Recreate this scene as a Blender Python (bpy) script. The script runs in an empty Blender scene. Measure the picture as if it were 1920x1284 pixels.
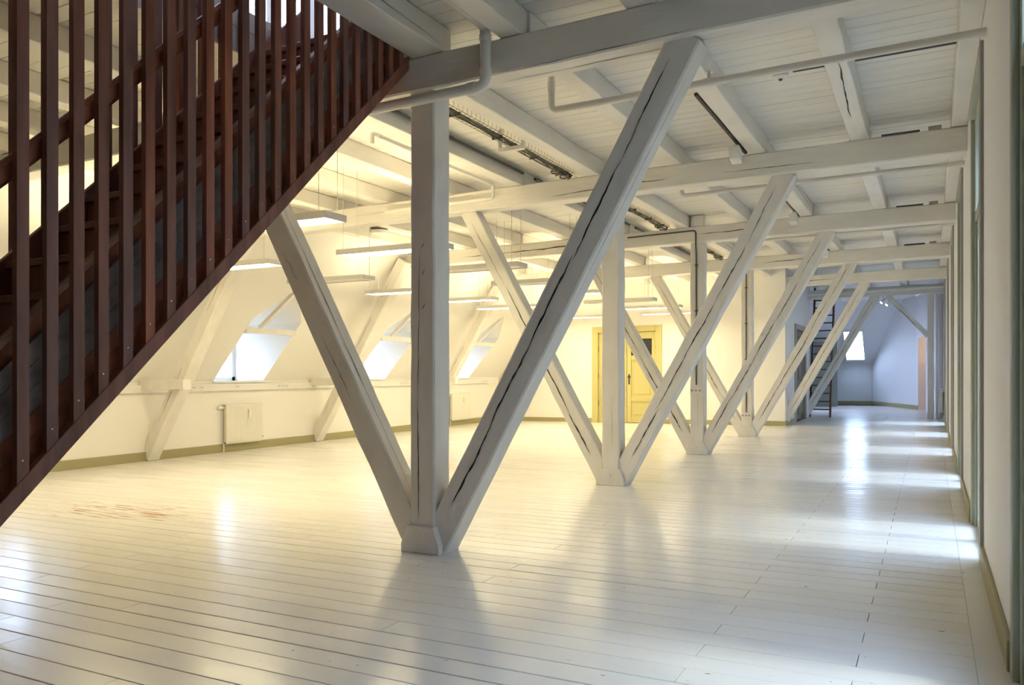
import bpy, math, random
from mathutils import Vector
random.seed(7)
scene = bpy.context.scene
C = scene.collection
SAG = 0.0116          # the old attic floor and timbers fall 1.2 cm per metre towards the eaves

# ------------------------------------------------------------------ camera
cam_d = bpy.data.cameras.new('camera')
cam = bpy.data.objects.new('camera', cam_d); C.objects.link(cam)
cam.location = (0, 0, 1.25)
cam.rotation_euler = (math.pi/2, 0, math.radians(27.656))
cam_d.sensor_width = 36.0
cam_d.lens = 36.0*1498/1920
cam_d.shift_y = 53/1920
cam_d.clip_start = 0.02
scene.camera = cam

# ------------------------------------------------------------------ world, exposure
vs = scene.view_settings
vs.view_transform = 'Standard'; vs.look = 'None'; vs.gamma = 1.0; vs.use_curve_mapping = False
vs.exposure = 0.70
cy = scene.cycles
cy.max_bounces = 4; cy.diffuse_bounces = 4; cy.glossy_bounces = 2; cy.transmission_bounces = 2; cy.transparent_max_bounces = 8
cy.use_adaptive_sampling = True; cy.adaptive_threshold = 0.14; cy.adaptive_min_samples = 16; cy.caustics_reflective = False; cy.caustics_refractive = False
W = bpy.data.worlds.new('sky'); scene.world = W; W.use_nodes = True
wn = W.node_tree.nodes; wlk = W.node_tree.links
bg = wn['Background']; bg.inputs[1].default_value = 9.0
tc = wn.new('ShaderNodeTexCoord'); sx_ = wn.new('ShaderNodeSeparateXYZ'); wlk.new(tc.outputs['Generated'], sx_.inputs[0])
mr = wn.new('ShaderNodeMapRange'); mr.inputs[1].default_value = -0.22; mr.inputs[2].default_value = -0.06; wlk.new(sx_.outputs[2], mr.inputs[0])
wm_ = wn.new('ShaderNodeMix'); wm_.data_type = 'RGBA'; wlk.new(mr.outputs[0], wm_.inputs[0])
wm_.inputs[6].default_value = (0.13, 0.13, 0.122, 1)      # roofs and streets below the horizon
wm_.inputs[7].default_value = (0.54, 0.66, 1.0, 1)        # even blue-white sky
wlk.new(wm_.outputs[2], bg.inputs[0])

sun_d = bpy.data.lights.new('hazy_sun', 'SUN'); sun_d.energy = 1.3; sun_d.angle = math.radians(9); sun_d.color = (1.0, 0.97, 0.92)
sun = bpy.data.objects.new('hazy_sun', sun_d); C.objects.link(sun); sun.location = (12, 6, 18); sun.rotation_euler = (0, math.radians(32), math.radians(0))
PEND = 16.5            # pendant diffuser emission
WARM = (1.0, 0.84, 0.50)
DAY = (0.93, 0.96, 1.0)
BLUE = (0.42, 0.64, 1.0)
def portal(loc, rot, sx, sy):           # guides the sampling of sky light through an opening
    l = bpy.data.lights.new('sky_portal', 'AREA'); l.shape = 'RECTANGLE'; l.size = sx; l.size_y = sy; l.cycles.is_portal = True
    o = bpy.data.objects.new('sky_portal', l); C.objects.link(o); o.location = loc; o.rotation_euler = rot
OPEN = [(2.33, 3.78), (6.0, 7.46), (9.62, 11.07), (13.3, 14.75), (16.95, 18.4), (20.6, 22.05)]
for a, b in OPEN: portal((0.68, (a+b)/2, 1.65), (0, math.radians(90), 0), 3.3, b-a)
DORM = [(5.77, 6.89), (9.49, 10.62), (13.12, 14.24), (16.7, 17.82)]
for a, b in DORM: portal((-11.39, (a+b)/2, 1.57), (0, math.radians(-90), 0), 1.1, b-a)
portal((-2.51, 32.2, 2.32), (math.radians(-37.7), 0, 0), 0.7, 1.7)
portal((-5.06, 27.3, 1.9), (0, math.radians(-90), 0), 2.0, 1.8)  # unseen side window, added to light the far end
portal((-7.06, 6.75, 5.5), (0, math.radians(-90), 0), 2.2, 3.7)

# ------------------------------------------------------------------ materials
MATS = {}
def mat(name, col, rough=0.5, metal=0.0, bump=0.0, bscale=(8, 8, 8), var=0.0, vscale=(3, 3, 3), rvar=0.0, emit=None, estr=0.0, coat=0.0, spec=0.5):
    m = bpy.data.materials.new(name); m.use_nodes = True
    nt = m.node_tree; N = nt.nodes; L = nt.links
    b = N['Principled BSDF']
    b.inputs['Base Color'].default_value = (*col, 1); b.inputs['Roughness'].default_value = rough
    b.inputs['Metallic'].default_value = metal
    b.inputs['Specular IOR Level'].default_value = spec
    if coat: b.inputs['Coat Weight'].default_value = coat; b.inputs['Coat Roughness'].default_value = 0.12
    if emit:
        b.inputs['Emission Color'].default_value = (*emit, 1); b.inputs['Emission Strength'].default_value = estr
    if bump or var or rvar:
        geo = N.new('ShaderNodeNewGeometry')
        def noise(sc, det=4):
            mp = N.new('ShaderNodeMapping'); mp.inputs['Scale'].default_value = sc
            L.new(geo.outputs['Position'], mp.inputs['Vector'])
            n = N.new('ShaderNodeTexNoise'); n.inputs['Scale'].default_value = 1.0; n.inputs['Detail'].default_value = det
            L.new(mp.outputs[0], n.inputs['Vector']); return n
        if bump:
            n = noise(bscale, 2); bp = N.new('ShaderNodeBump'); bp.inputs['Strength'].default_value = bump; bp.inputs['Distance'].default_value = 0.01
            L.new(n.outputs[0], bp.inputs['Height']); L.new(bp.outputs[0], b.inputs['Normal'])
        if var:
            n = noise(vscale, 3); mx = N.new('ShaderNodeMix'); mx.data_type = 'RGBA'
            rp = N.new('ShaderNodeMapRange'); rp.inputs[1].default_value = 0.3; rp.inputs[2].default_value = 0.7
            L.new(n.outputs[0], rp.inputs[0]); L.new(rp.outputs[0], mx.inputs[0])
            mx.inputs[6].default_value = (*[c*(1-var) for c in col], 1); mx.inputs[7].default_value = (*[min(1, c*(1+var)) for c in col], 1)
            L.new(mx.outputs[2], b.inputs['Base Color'])
        if rvar:
            n = noise(vscale, 1); rp = N.new('ShaderNodeMapRange'); rp.inputs[3].default_value = rough-rvar; rp.inputs[4].default_value = rough+rvar
            rp.inputs[1].default_value = 0.3; rp.inputs[2].default_value = 0.7
            L.new(n.outputs[0], rp.inputs[0]); L.new(rp.outputs[0], b.inputs['Roughness'])
    MATS[name] = m
    return m
T_PAINT = mat('painted_timber', (0.80, 0.765, 0.70), 0.42, bump=0.35, bscale=(22, 22, 9), var=0.05, vscale=(5, 5, 3))
J_PAINT = mat('painted_joist', (0.82, 0.785, 0.715), 0.45, bump=0.3, bscale=(24, 6, 24), var=0.05, vscale=(6, 2, 6))
B_PAINT = mat('painted_beam', (0.81, 0.775, 0.705), 0.45, bump=0.4, bscale=(4, 24, 24), var=0.05, vscale=(2, 6, 6))
BOARD = mat('painted_ceiling_board', (0.83, 0.80, 0.73), 0.5, bump=0.12, bscale=(3, 30, 30), var=0.04, vscale=(1.5, 9, 6))
PLASTER = mat('white_plaster', (0.86, 0.835, 0.78), 0.6, bump=0.1, bscale=(14, 14, 14))
PIER = mat('white_pier_plaster', (0.90, 0.885, 0.87), 0.6, bump=0.08, bscale=(20, 20, 20))
BRICKW = mat('whitewashed_brick', (0.74, 0.75, 0.76), 0.6, bump=0.5, bscale=(6, 6, 14))
CRACK = mat('crack_dark', (0.03, 0.026, 0.022), 0.9)
DARKW = mat('dark_stained_wood', (0.26, 0.098, 0.062), 0.42, bump=0.25, bscale=(40, 40, 4), var=0.35, vscale=(14, 14, 1.6), rvar=0.06)
DARKW_RED = mat('dark_stained_wood_reddish', (0.33, 0.105, 0.055), 0.40, bump=0.25, bscale=(40, 40, 4), var=0.4, vscale=(14, 14, 1.6))
DARKW_GREY = mat('dark_stained_wood_dull', (0.23, 0.10, 0.075), 0.46, bump=0.25, bscale=(40, 40, 4), var=0.35, vscale=(14, 14, 1.6))
REDW = mat('red_stained_warm_lit_wood', (0.32, 0.10, 0.046), 0.45, bump=0.2, bscale=(30, 8, 30), var=0.4, vscale=(8, 4, 8))  # red stain; on the lower cladding it also carries painted warm light
GREYW = mat('plank_daylight_tint', (0.30, 0.25, 0.235), 0.33, bump=0.3, bscale=(30, 6, 30), var=0.3, vscale=(10, 3, 10))  # daylight sheen on the upper stair cladding, put into the colour
PALEW = mat('pale_string_edge', (0.45, 0.26, 0.18), 0.5, var=0.35, vscale=(8, 8, 8))  # paler tone for the cap of the near string
OLIVE = mat('olive_skirting', (0.36, 0.325, 0.17), 0.45)
YELLOW = mat('yellow_door_paint', (0.56, 0.50, 0.21), 0.4)
GREENF = mat('grey_green_frame', (0.43, 0.44, 0.33), 0.4, var=0.06, vscale=(6, 6, 2))
GREYF = mat('grey_casing', (0.40, 0.375, 0.35), 0.45)
PIPE = mat('painted_pipe', (0.80, 0.77, 0.71), 0.38)
ENAMEL = mat('radiator_enamel', (0.80, 0.77, 0.68), 0.3)
PLASTIC = mat('white_plastic', (0.82, 0.80, 0.75), 0.4)
LAMPM = mat('lamp_housing_grey', (0.78, 0.76, 0.72), 0.45)
BLACK = mat('black_metal', (0.025, 0.025, 0.025), 0.45)
DGREY = mat('dark_grey_metal', (0.10, 0.105, 0.10), 0.4, metal=0.3)
WIRE = mat('galvanised_wire', (0.36, 0.32, 0.22), 0.4, metal=0.5)
CABLE = mat('cable_jacket', (0.13, 0.12, 0.10), 0.6, var=0.8, vscale=(60, 8, 60))
STEELW = mat('steel_cable', (0.55, 0.52, 0.45), 0.4, metal=0.5)
LIT = mat('lit_diffuser', (0.9, 0.88, 0.8), 0.5, emit=WARM, estr=PEND)
UNLIT = mat('unlit_diffuser', (0.78, 0.75, 0.66), 0.25)
SUBF = mat('floor_joint_dark', (0.10, 0.085, 0.065), 0.9)
DARKIN = mat('dark_room', (0.10, 0.09, 0.07), 0.8)
OLDDOOR = mat('brown_olive_door', (0.22, 0.19, 0.12), 0.5)
SAGE = mat('sage_panel', (0.22, 0.25, 0.21), 0.5)
RED = mat('red_plastic', (0.45, 0.03, 0.02), 0.4)
CHROME = mat('spot_chrome', (0.75, 0.75, 0.75), 0.25, metal=0.8)
SPOTLIT = mat('spot_lens_lit', (0.9, 0.9, 0.9), 0.3, emit=(1, 0.95, 0.85), estr=5.0)
NICHE = mat('niche_plaster', (0.80, 0.70, 0.60), 0.6)
GLASS = bpy.data.materials.new('window_glass'); GLASS.use_nodes = True
def thin_glass(m):
    nt = m.node_tree; N = nt.nodes; L = nt.links
    N.remove(N['Principled BSDF']); out = N['Material Output']
    tr_ = N.new('ShaderNodeBsdfTransparent'); tr_.inputs[0].default_value = (0.90, 0.95, 0.93, 1)
    gl = N.new('ShaderNodeBsdfGlossy'); gl.inputs['Roughness'].default_value = 0.03; gl.inputs[0].default_value = (0.9, 0.95, 0.93, 1)
    lw = N.new('ShaderNodeLayerWeight'); lw.inputs[0].default_value = 0.5
    pw = N.new('ShaderNodeMath'); pw.operation = 'POWER'; pw.inputs[1].default_value = 5.0; L.new(lw.outputs['Facing'], pw.inputs[0])
    fr = N.new('ShaderNodeMapRange'); fr.inputs[3].default_value = 0.04; fr.inputs[4].default_value = 0.9; L.new(pw.outputs[0], fr.inputs[0])
    mx = N.new('ShaderNodeMixShader'); L.new(fr.outputs[0], mx.inputs[0]); L.new(tr_.outputs[0], mx.inputs[1]); L.new(gl.outputs[0], mx.inputs[2]); L.new(mx.outputs[0], out.inputs[0])
thin_glass(GLASS)
def floor_material():
    m = bpy.data.materials.new('painted_floor_board'); m.use_nodes = True
    nt = m.node_tree; N = nt.nodes; L = nt.links; b = N['Principled BSDF']
    geo = N.new('ShaderNodeNewGeometry'); oi = N.new('ShaderNodeObjectInfo')
    def mapped(sc):
        mp = N.new('ShaderNodeMapping'); mp.inputs['Scale'].default_value = sc; L.new(geo.outputs['Position'], mp.inputs['Vector'])
        n = N.new('ShaderNodeTexNoise'); n.inputs['Scale'].default_value = 1; n.inputs['Detail'].default_value = 2; L.new(mp.outputs[0], n.inputs['Vector']); return n
    def mrange(src, a, b_, c, d):
        r = N.new('ShaderNodeMapRange'); r.inputs[1].default_value = a; r.inputs[2].default_value = b_; r.inputs[3].default_value = c; r.inputs[4].default_value = d
        L.new(src, r.inputs[0]); return r.outputs[0]
    def math_(op, a, b_):
        q = N.new('ShaderNodeMath'); q.operation = op
        for i, s in enumerate((a, b_)):
            if isinstance(s, (int, float)): q.inputs[i].default_value = s
            else: L.new(s, q.inputs[i])
        return q.outputs[0]
    tone = N.new('ShaderNodeMix'); tone.data_type = 'RGBA'
    tone.inputs[6].default_value = (0.80, 0.775, 0.73, 1); tone.inputs[7].default_value = (0.86, 0.84, 0.80, 1)
    L.new(math_('ADD', math_('MULTIPLY', oi.outputs['Random'], 0.6), mrange(mapped((0.7, 3, 1)).outputs[0], 0.3, 0.7, 0, 0.4)), tone.inputs[0])
    # bare wood where the paint has worn through, in one area by the stair
    sep = N.new('ShaderNodeSeparateXYZ'); L.new(geo.outputs['Position'], sep.inputs[0])
    dx = math_('DIVIDE', math_('SUBTRACT', sep.outputs[0], -6.75), 1.25); dy = math_('DIVIDE', math_('SUBTRACT', sep.outputs[1], 4.98), 0.48)
    d = math_('ADD', math_('MULTIPLY', dx, dx), math_('MULTIPLY', dy, dy))
    near = mrange(d, 0.2, 1.0, 0.17, 0.0)
    wear = math_('ADD', mapped((2.6, 34, 1)).outputs[0], near)
    wm = mrange(wear, 0.71, 0.74, 0, 1)
    bare = N.new('ShaderNodeMix'); bare.data_type = 'RGBA'; bare.inputs[7].default_value = (0.50, 0.25, 0.105, 1)
    L.new(math_('MULTIPLY', wm, math_('GREATER_THAN', near, 0.001)), bare.inputs[0]); L.new(tone.outputs[2], bare.inputs[6])
    # small dark knocks in the paint
    kn = mrange(mapped((13, 30, 1)).outputs[0], 0.745, 0.765, 0, 0.8)
    knock = N.new('ShaderNodeMix'); knock.data_type = 'RGBA'; knock.inputs[7].default_value = (0.16, 0.12, 0.08, 1)
    L.new(kn, knock.inputs[0]); L.new(bare.outputs[2], knock.inputs[6])
    L.new(knock.outputs[2], b.inputs['Base Color'])
    L.new(mrange(mapped((1.2, 5, 1)).outputs[0], 0.0, 1.0, 0.13, 0.31), b.inputs['Roughness'])
    bp = N.new('ShaderNodeBump'); bp.inputs['Strength'].default_value = 0.13; bp.inputs['Distance'].default_value = 0.01
    L.new(mapped((2.2, 13, 1)).outputs[0], bp.inputs['Height']); L.new(bp.outputs[0], b.inputs['Normal'])
    b.inputs['Specular IOR Level'].default_value = 0.6
    return m
FLOOR = floor_material()

# ------------------------------------------------------------------ mesh helpers
WLOC = {}
class MB:
    def __init__(s): s.v = []; s.f = []; s.pieces = []
    def add(s, vs_, fs):
        o = len(s.v); s.v += [tuple(p) for p in vs_]; s.f += [tuple(i+o for i in f) for f in fs]; return s
    def box(s, x0, x1, y0, y1, z0, z1):
        x0, x1 = min(x0, x1), max(x0, x1); y0, y1 = min(y0, y1), max(y0, y1); z0, z1 = min(z0, z1), max(z0, z1)
        return s.add([(x0,y0,z0),(x1,y0,z0),(x1,y1,z0),(x0,y1,z0),(x0,y0,z1),(x1,y0,z1),(x1,y1,z1),(x0,y1,z1)],
                     [(0,3,2,1),(4,5,6,7),(0,1,5,4),(1,2,6,5),(2,3,7,6),(3,0,4,7)])
    def cbox(s, x0, x1, y0, y1, z0, z1, c=0.004):          # box with every edge chamfered
        vs_ = []; xs = (x0, x1); ys = (y0, y1); zs = (z0, z1)
        idx = {}
        for i in (0,1):
            for j in (0,1):
                for k in (0,1):
                    sx, sy, sz = (1 if i == 0 else -1), (1 if j == 0 else -1), (1 if k == 0 else -1)
                    idx[i,j,k,0] = len(vs_); vs_.append((xs[i], ys[j]+sy*c, zs[k]+sz*c))
                    idx[i,j,k,1] = len(vs_); vs_.append((xs[i]+sx*c, ys[j], zs[k]+sz*c))
                    idx[i,j,k,2] = len(vs_); vs_.append((xs[i]+sx*c, ys[j]+sy*c, zs[k]))
        fs = []
        for i in (0,1): fs.append((idx[i,0,0,0], idx[i,1,0,0], idx[i,1,1,0], idx[i,0,1,0]))
        for j in (0,1): fs.append((idx[0,j,0,1], idx[1,j,0,1], idx[1,j,1,1], idx[0,j,1,1]))
        for k in (0,1): fs.append((idx[0,0,k,2], idx[1,0,k,2], idx[1,1,k,2], idx[0,1,k,2]))
        for i in (0,1):
            for j in (0,1): fs.append((idx[i,j,0,0], idx[i,j,1,0], idx[i,j,1,1], idx[i,j,0,1]))
            for k in (0,1): fs.append((idx[i,0,k,0], idx[i,1,k,0], idx[i,1,k,2], idx[i,0,k,2]))
        for j in (0,1):
            for k in (0,1): fs.append((idx[0,j,k,1], idx[1,j,k,1], idx[1,j,k,2], idx[0,j,k,2]))
        for i in (0,1):
            for j in (0,1):
                for k in (0,1): fs.append((idx[i,j,k,0], idx[i,j,k,1], idx[i,j,k,2]))
        return s.add(vs_, fs)
    def poly(s, *pts): return s.add(pts, [tuple(range(len(pts)))])
    def prism(s, pts, off):                                # extrude polygon pts (3-D) by vector off
        n = len(pts); off = Vector(off); a = [Vector(p) for p in pts]; b = [p+off for p in a]
        return s.add(a+b, [tuple(range(n))[::-1], tuple(range(n, 2*n))] + [(i, (i+1) % n, n+(i+1) % n, n+i) for i in range(n)])
    def tube(s, pts, r, n=8, caps=True):
        pts = [Vector(p) for p in pts]; rings = []
        up = None
        for i, p in enumerate(pts):
            a = pts[max(i-1, 0)]; b = pts[min(i+1, len(pts)-1)]
            d = (b-a).normalized()
            if up is None: up = d.orthogonal().normalized()
            up = (up - d*up.dot(d)).normalized(); w = d.cross(up)
            rr = r[i] if isinstance(r, (list, tuple)) else r
            rings.append([p+(up*math.cos(t)+w*math.sin(t))*rr for t in [2*math.pi*k/n for k in range(n)]])
        vs_ = [q for rg in rings for q in rg]; fs = []
        for i in range(len(pts)-1):
            for k in range(n): fs.append((i*n+k, i*n+(k+1) % n, (i+1)*n+(k+1) % n, (i+1)*n+k))
        if caps: fs += [tuple(range(n))[::-1], tuple(range((len(pts)-1)*n, len(pts)*n))]
        return s.add(vs_, fs)
    def timber(s, p0, p1, w, d, wd, seg=10, jit=0.003, ch=0.008):   # hewn timber: chamfered section, slightly uneven
        p0, p1 = Vector(p0), Vector(p1); ax = (p1-p0).normalized()
        wd = Vector(wd); wd = (wd-ax*wd.dot(ax)).normalized(); dd = ax.cross(wd)
        a, b = w/2, d/2
        sec = [(-a+ch,-b),(a-ch,-b),(a,-b+ch),(a,b-ch),(a-ch,b),(-a+ch,b),(-a,b-ch),(-a,-b+ch)]
        vs_ = []; fs = []
        for i in range(seg+1):
            c = p0.lerp(p1, i/seg)
            jj = [random.uniform(-jit, jit) for _ in range(4)]
            for (x, y) in sec:
                x2 = x + (jj[0] if x > 0 else jj[1]); y2 = y + (jj[2] if y > 0 else jj[3])
                vs_.append(c+wd*x2+dd*y2)
        for i in range(seg):
            for k in range(8): fs.append((i*8+k, i*8+(k+1) % 8, (i+1)*8+(k+1) % 8, (i+1)*8+k))
        fs += [tuple(range(8))[::-1], tuple(range(seg*8, seg*8+8))]
        return s.add(vs_, fs)
    def crack(s, p0, p1, nrm, wmax=0.008, wob=0.012, seg=14, t0=0.0, t1=1.0):   # jagged split running along a face
        p0, p1 = Vector(p0), Vector(p1); ax = (p1-p0); L_ = ax.length; ax.normalize(); nrm = Vector(nrm).normalized(); sd = ax.cross(nrm)
        off = random.uniform(-wob, wob); vs_ = []; fs = []
        for i in range(seg+1):
            t = i/seg; c = p0+ax*(L_*(t0+(t1-t0)*t))
            off += random.uniform(-wob, wob)*0.45; off = max(-2*wob, min(2*wob, off))
            h = wmax*0.5*(math.sin(math.pi*t)**0.6)*random.uniform(0.35, 1.0)
            c = c+sd*off+nrm*0.0045
            vs_ += [c-sd*h, c+sd*h]
        for i in range(seg): fs.append((2*i, 2*i+1, 2*i+3, 2*i+2))
        s.pieces.append((len(s.v), len(s.v)+len(vs_), len(s.f), len(s.f)+len(fs)))
        return s.add(vs_, fs)
    def build_each(s, name, m, parent):                     # every separate strip becomes a part of its own
        for v0, v1, f0, f1 in s.pieces:
            q = MB(); q.v = s.v[v0:v1]; q.f = [tuple(i-v0 for i in f) for f in s.f[f0:f1]]; q.build(name, m, parent)
    def build(s, name, m, parent=None, smooth=False, sag=True, org=None):
        vs_ = [(x, y, z+(SAG*x if sag else 0)) for x, y, z in s.v]
        if parent is not None: o0 = WLOC.get(parent.name, Vector((0,0,0)))
        else: o0 = Vector(org) if org is not None else Vector((0,0,0))
        me = bpy.data.meshes.new(name)
        me.from_pydata([(x-o0.x, y-o0.y, z-o0.z) for x, y, z in vs_], [], s.f)
        me.update()
        import bmesh
        bm = bmesh.new(); bm.from_mesh(me); bmesh.ops.recalc_face_normals(bm, faces=bm.faces); bm.to_mesh(me); bm.free()
        me.materials.append(m)
        if smooth:
            for p in me.polygons: p.use_smooth = True
            try: me.set_sharp_from_angle(angle=math.radians(40))
            except Exception: pass
        o = bpy.data.objects.new(name, me); C.objects.link(o)
        if parent is not None: o.parent = parent
        else: o.location = o0
        WLOC[o.name] = o0
        return o
def tag(o, label, cat=None, group=None, kind=None):
    o['label'] = label
    if cat: o['category'] = cat
    if group: o['group'] = group
    if kind: o['kind'] = kind
    return o
def empty(name, loc, sag=True):
    e = bpy.data.objects.new(name, None); C.objects.link(e); e.empty_display_size = 0.1
    l = Vector((loc[0], loc[1], loc[2]+(SAG*loc[0] if sag else 0))); e.location = l; WLOC[e.name] = l
    return e
def copy_tree(o, parent=None):
    c = o.copy(); C.objects.link(c)
    if parent is not None: c.parent = parent
    for ch in o.children: copy_tree(ch, c)
    return c
def put(o, x, y, z): o.location = (x, y, z+SAG*x)
def bevel(o, w=0.006, n=2):
    md = o.modifiers.new('bevel', 'BEVEL'); md.width = w; md.segments = n; md.limit_method = 'ANGLE'
    return o

# ------------------------------------------------------------------ constants of the place
BAY = 3.75
TY = [4.68+BAY*k for k in range(6)]        # front faces of the trusses
ZB, ZT, ZC = 3.26, 3.50, 3.68              # tie beam underside, top, ceiling boards
XR, XL, YE = 0.30, -10.60, 19.42           # right wall, eaves wall, end wall
XK = -8.40                                 # where the roof slope meets the ceiling
YB = -14.0

# ------------------------------------------------------------------ floor
fl = MB(); fl.box(-13, 4.0, YB-.3, 34, -0.30, -0.022)
floor = fl.build('floor', SUBF); tag(floor, 'white painted floor of long glossy boards running across the hall', kind='structure')
def plank(x0, x1, y0, y1, tilt):
    c = 0.0022; m = MB(); t0, t1 = tilt
    sec = [(y0, -0.022), (y1, -0.022), (y1, -c+t1), (y1-c, t1), (y0+c, t0), (y0, -c+t0)]
    m.prism([(x0, y, z) for y, z in sec], (x1-x0, 0, 0))
    return m.build('floor_board', FLOOR, floor)
y = 1.2; row = 0
while y < 31.5:
    w = random.choice([0.155, 0.165, 0.17, 0.175])
    gap = random.choice([0.004, 0.005, 0.007])
    xl = XL if y < 19.5 else -3.0
    if y > 24: xl = -4.6
    if y > 27: gap = 0.003
    xr = 0.17 if y < 25 else 0.3
    if y < 10.2:
        js = [-0.28 if row % 2 else -0.92]
        if row % 2: js.append(random.choice([-3.0, -3.6, -4.3, -5.0])); 
        else: js.append(random.choice([-2.4, -3.9, -4.7]))
        js.append(js[-1]-random.uniform(2.2, 3.4))
    elif y < 19.5: js = [-0.28 if row % 2 else -0.92]
    else: js = []
    if y < 2.4: js = js[:2]
    xs = [xr]+js+[xl]
    for a, b in zip(xs[:-1], xs[1:]):
        t = random.uniform(-0.0006, 0.0006)
        plank(b+0.0018, a-0.0018, y, y+w-gap, (t, -t))
    y += w; row += 1
m = MB(); m.box(0.1695, XR+0.34, 1.2, 26.5, -0.03, 0.0); m.build('edge_board', FLOOR, floor)
m = MB(); m.box(XL, XR+0.34, YB, 1.197, -0.03, 0.0); m.build('floor_behind_stair_foot', FLOOR, floor)

# ------------------------------------------------------------------ ceiling: slab, boards, joists (with the stair opening)
HX0, HX1, HY0, HY1 = -4.245, -3.262, 1.15, 4.66
cs = MB()
for (x0, x1, y0, y1) in [(-9.0, XR+.4, YB-.2, HY0), (-9.0, HX0, HY0, HY1), (HX1, XR+.4, HY0, HY1), (-9.0, XR+.4, HY1, 24.0), (-5.0, XR+.4, 24.0, 30.4)]:
    cs.box(x0, x1, y0, y1, ZC+0.02, ZC+0.14)
ceiling = cs.build('ceiling', PLASTER); tag(ceiling, 'white boarded ceiling carried on painted joists above the tie beams', kind='structure')
def cboard(x0, x1, y0, y1, dz):
    c = 0.003; sec = [(y0, ZC+0.02), (y1, ZC+0.02), (y1, ZC+c+dz), (y1-c, ZC+dz), (y0+c, ZC+dz), (y0, ZC+c+dz)]
    m = MB(); m.prism([(x0, yy, z) for yy, z in sec], (x1-x0, 0, 0)); m.build('ceiling_board', BOARD, ceiling)
y = 2.6
while y < 24.0:
    w = random.choice([0.15, 0.16, 0.17]); g = random.choice([0.002, 0.004, 0.006]); dz = random.uniform(0, 0.003)
    xl = XK+0.02 if y < YE-0.1 else -3.0
    if y < HY1: 
        cboard(xl, HX0, y, y+w-g, dz); cboard(HX1, XR, y, y+w-g, dz)
    else: cboard(xl, XR, y, y+w-g, dz)
    y += w
def joist(xr_, y0, y1, w=0.165, zb=ZT):
    m = MB(); m.timber((xr_-w/2, y0, (zb+ZC)/2), (xr_-w/2, y1, (zb+ZC)/2), w, ZC-zb, (1,0,0), seg=8, jit=0.004, ch=0.007)
    return m.build('joist', J_PAINT, ceiling)
JX = [-0.53, -1.50, -2.38, -3.31, -4.30, -5.27, -6.24, -7.15, -8.05]
for bi in range(-1, 6):
    y0 = TY[0]+BAY*bi+0.10; y1 = y0+BAY+0.03
    if bi == -1: y0 = -0.4
    for i, x in enumerate(JX):
        if bi >= 4 and x < -3.0: continue
        if bi == -1:
            if i == 2: x = -2.39
            if i in (3, 4): continue
        j = joist(x+random.uniform(-.015, .015) if bi >= 0 else x, y0, y1)
        if i in (1, 2, 3, 4) and random.random() < 0.6 and 0 <= bi < 4:
            m = MB(); z = (ZT+ZC)/2; m.crack((x, y0+.5, z+.03), (x, y1-.3, z-.02), (1,0,0), 0.010, 0.006, 22); m.build_each('crack', CRACK, j)
        if i == 0 and bi in (0,):
            m = MB(); m.crack((x-.09, y0+1.3, ZT), (x-.06, y0+2.9, ZT), (0,0,-1), 0.016, 0.02, 16); m.build_each('crack', CRACK, j)
tr = joist(-2.99, -0.4, TY[0]+.1, 0.27)                 # wide trimmer along the stair opening
m = MB(); m.crack((-2.99, 1.5, 3.62), (-2.99, TY[0]-.02, 3.53), (1,0,0), 0.009, 0.006, 22); m.build_each('crack', CRACK, tr)
joist(-4.245, -0.4, TY[0]+.1, 0.14)
m = MB(); m.box(HX0-.1, HX1+.02, HY0-.14, HY0, ZT, ZC+.14); m.build('opening_trimmer', J_PAINT, ceiling)
for bi in range(-1, 5):
    y0 = TY[0]+BAY*bi+0.23; y1 = y0+BAY-0.24
    m = MB(); m.timber((0.235, y0, 3.59), (0.235, y1, 3.59), 0.13, 0.18, (1,0,0), 4, 0.003); m.build('wall_plate', J_PAINT, ceiling)

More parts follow.
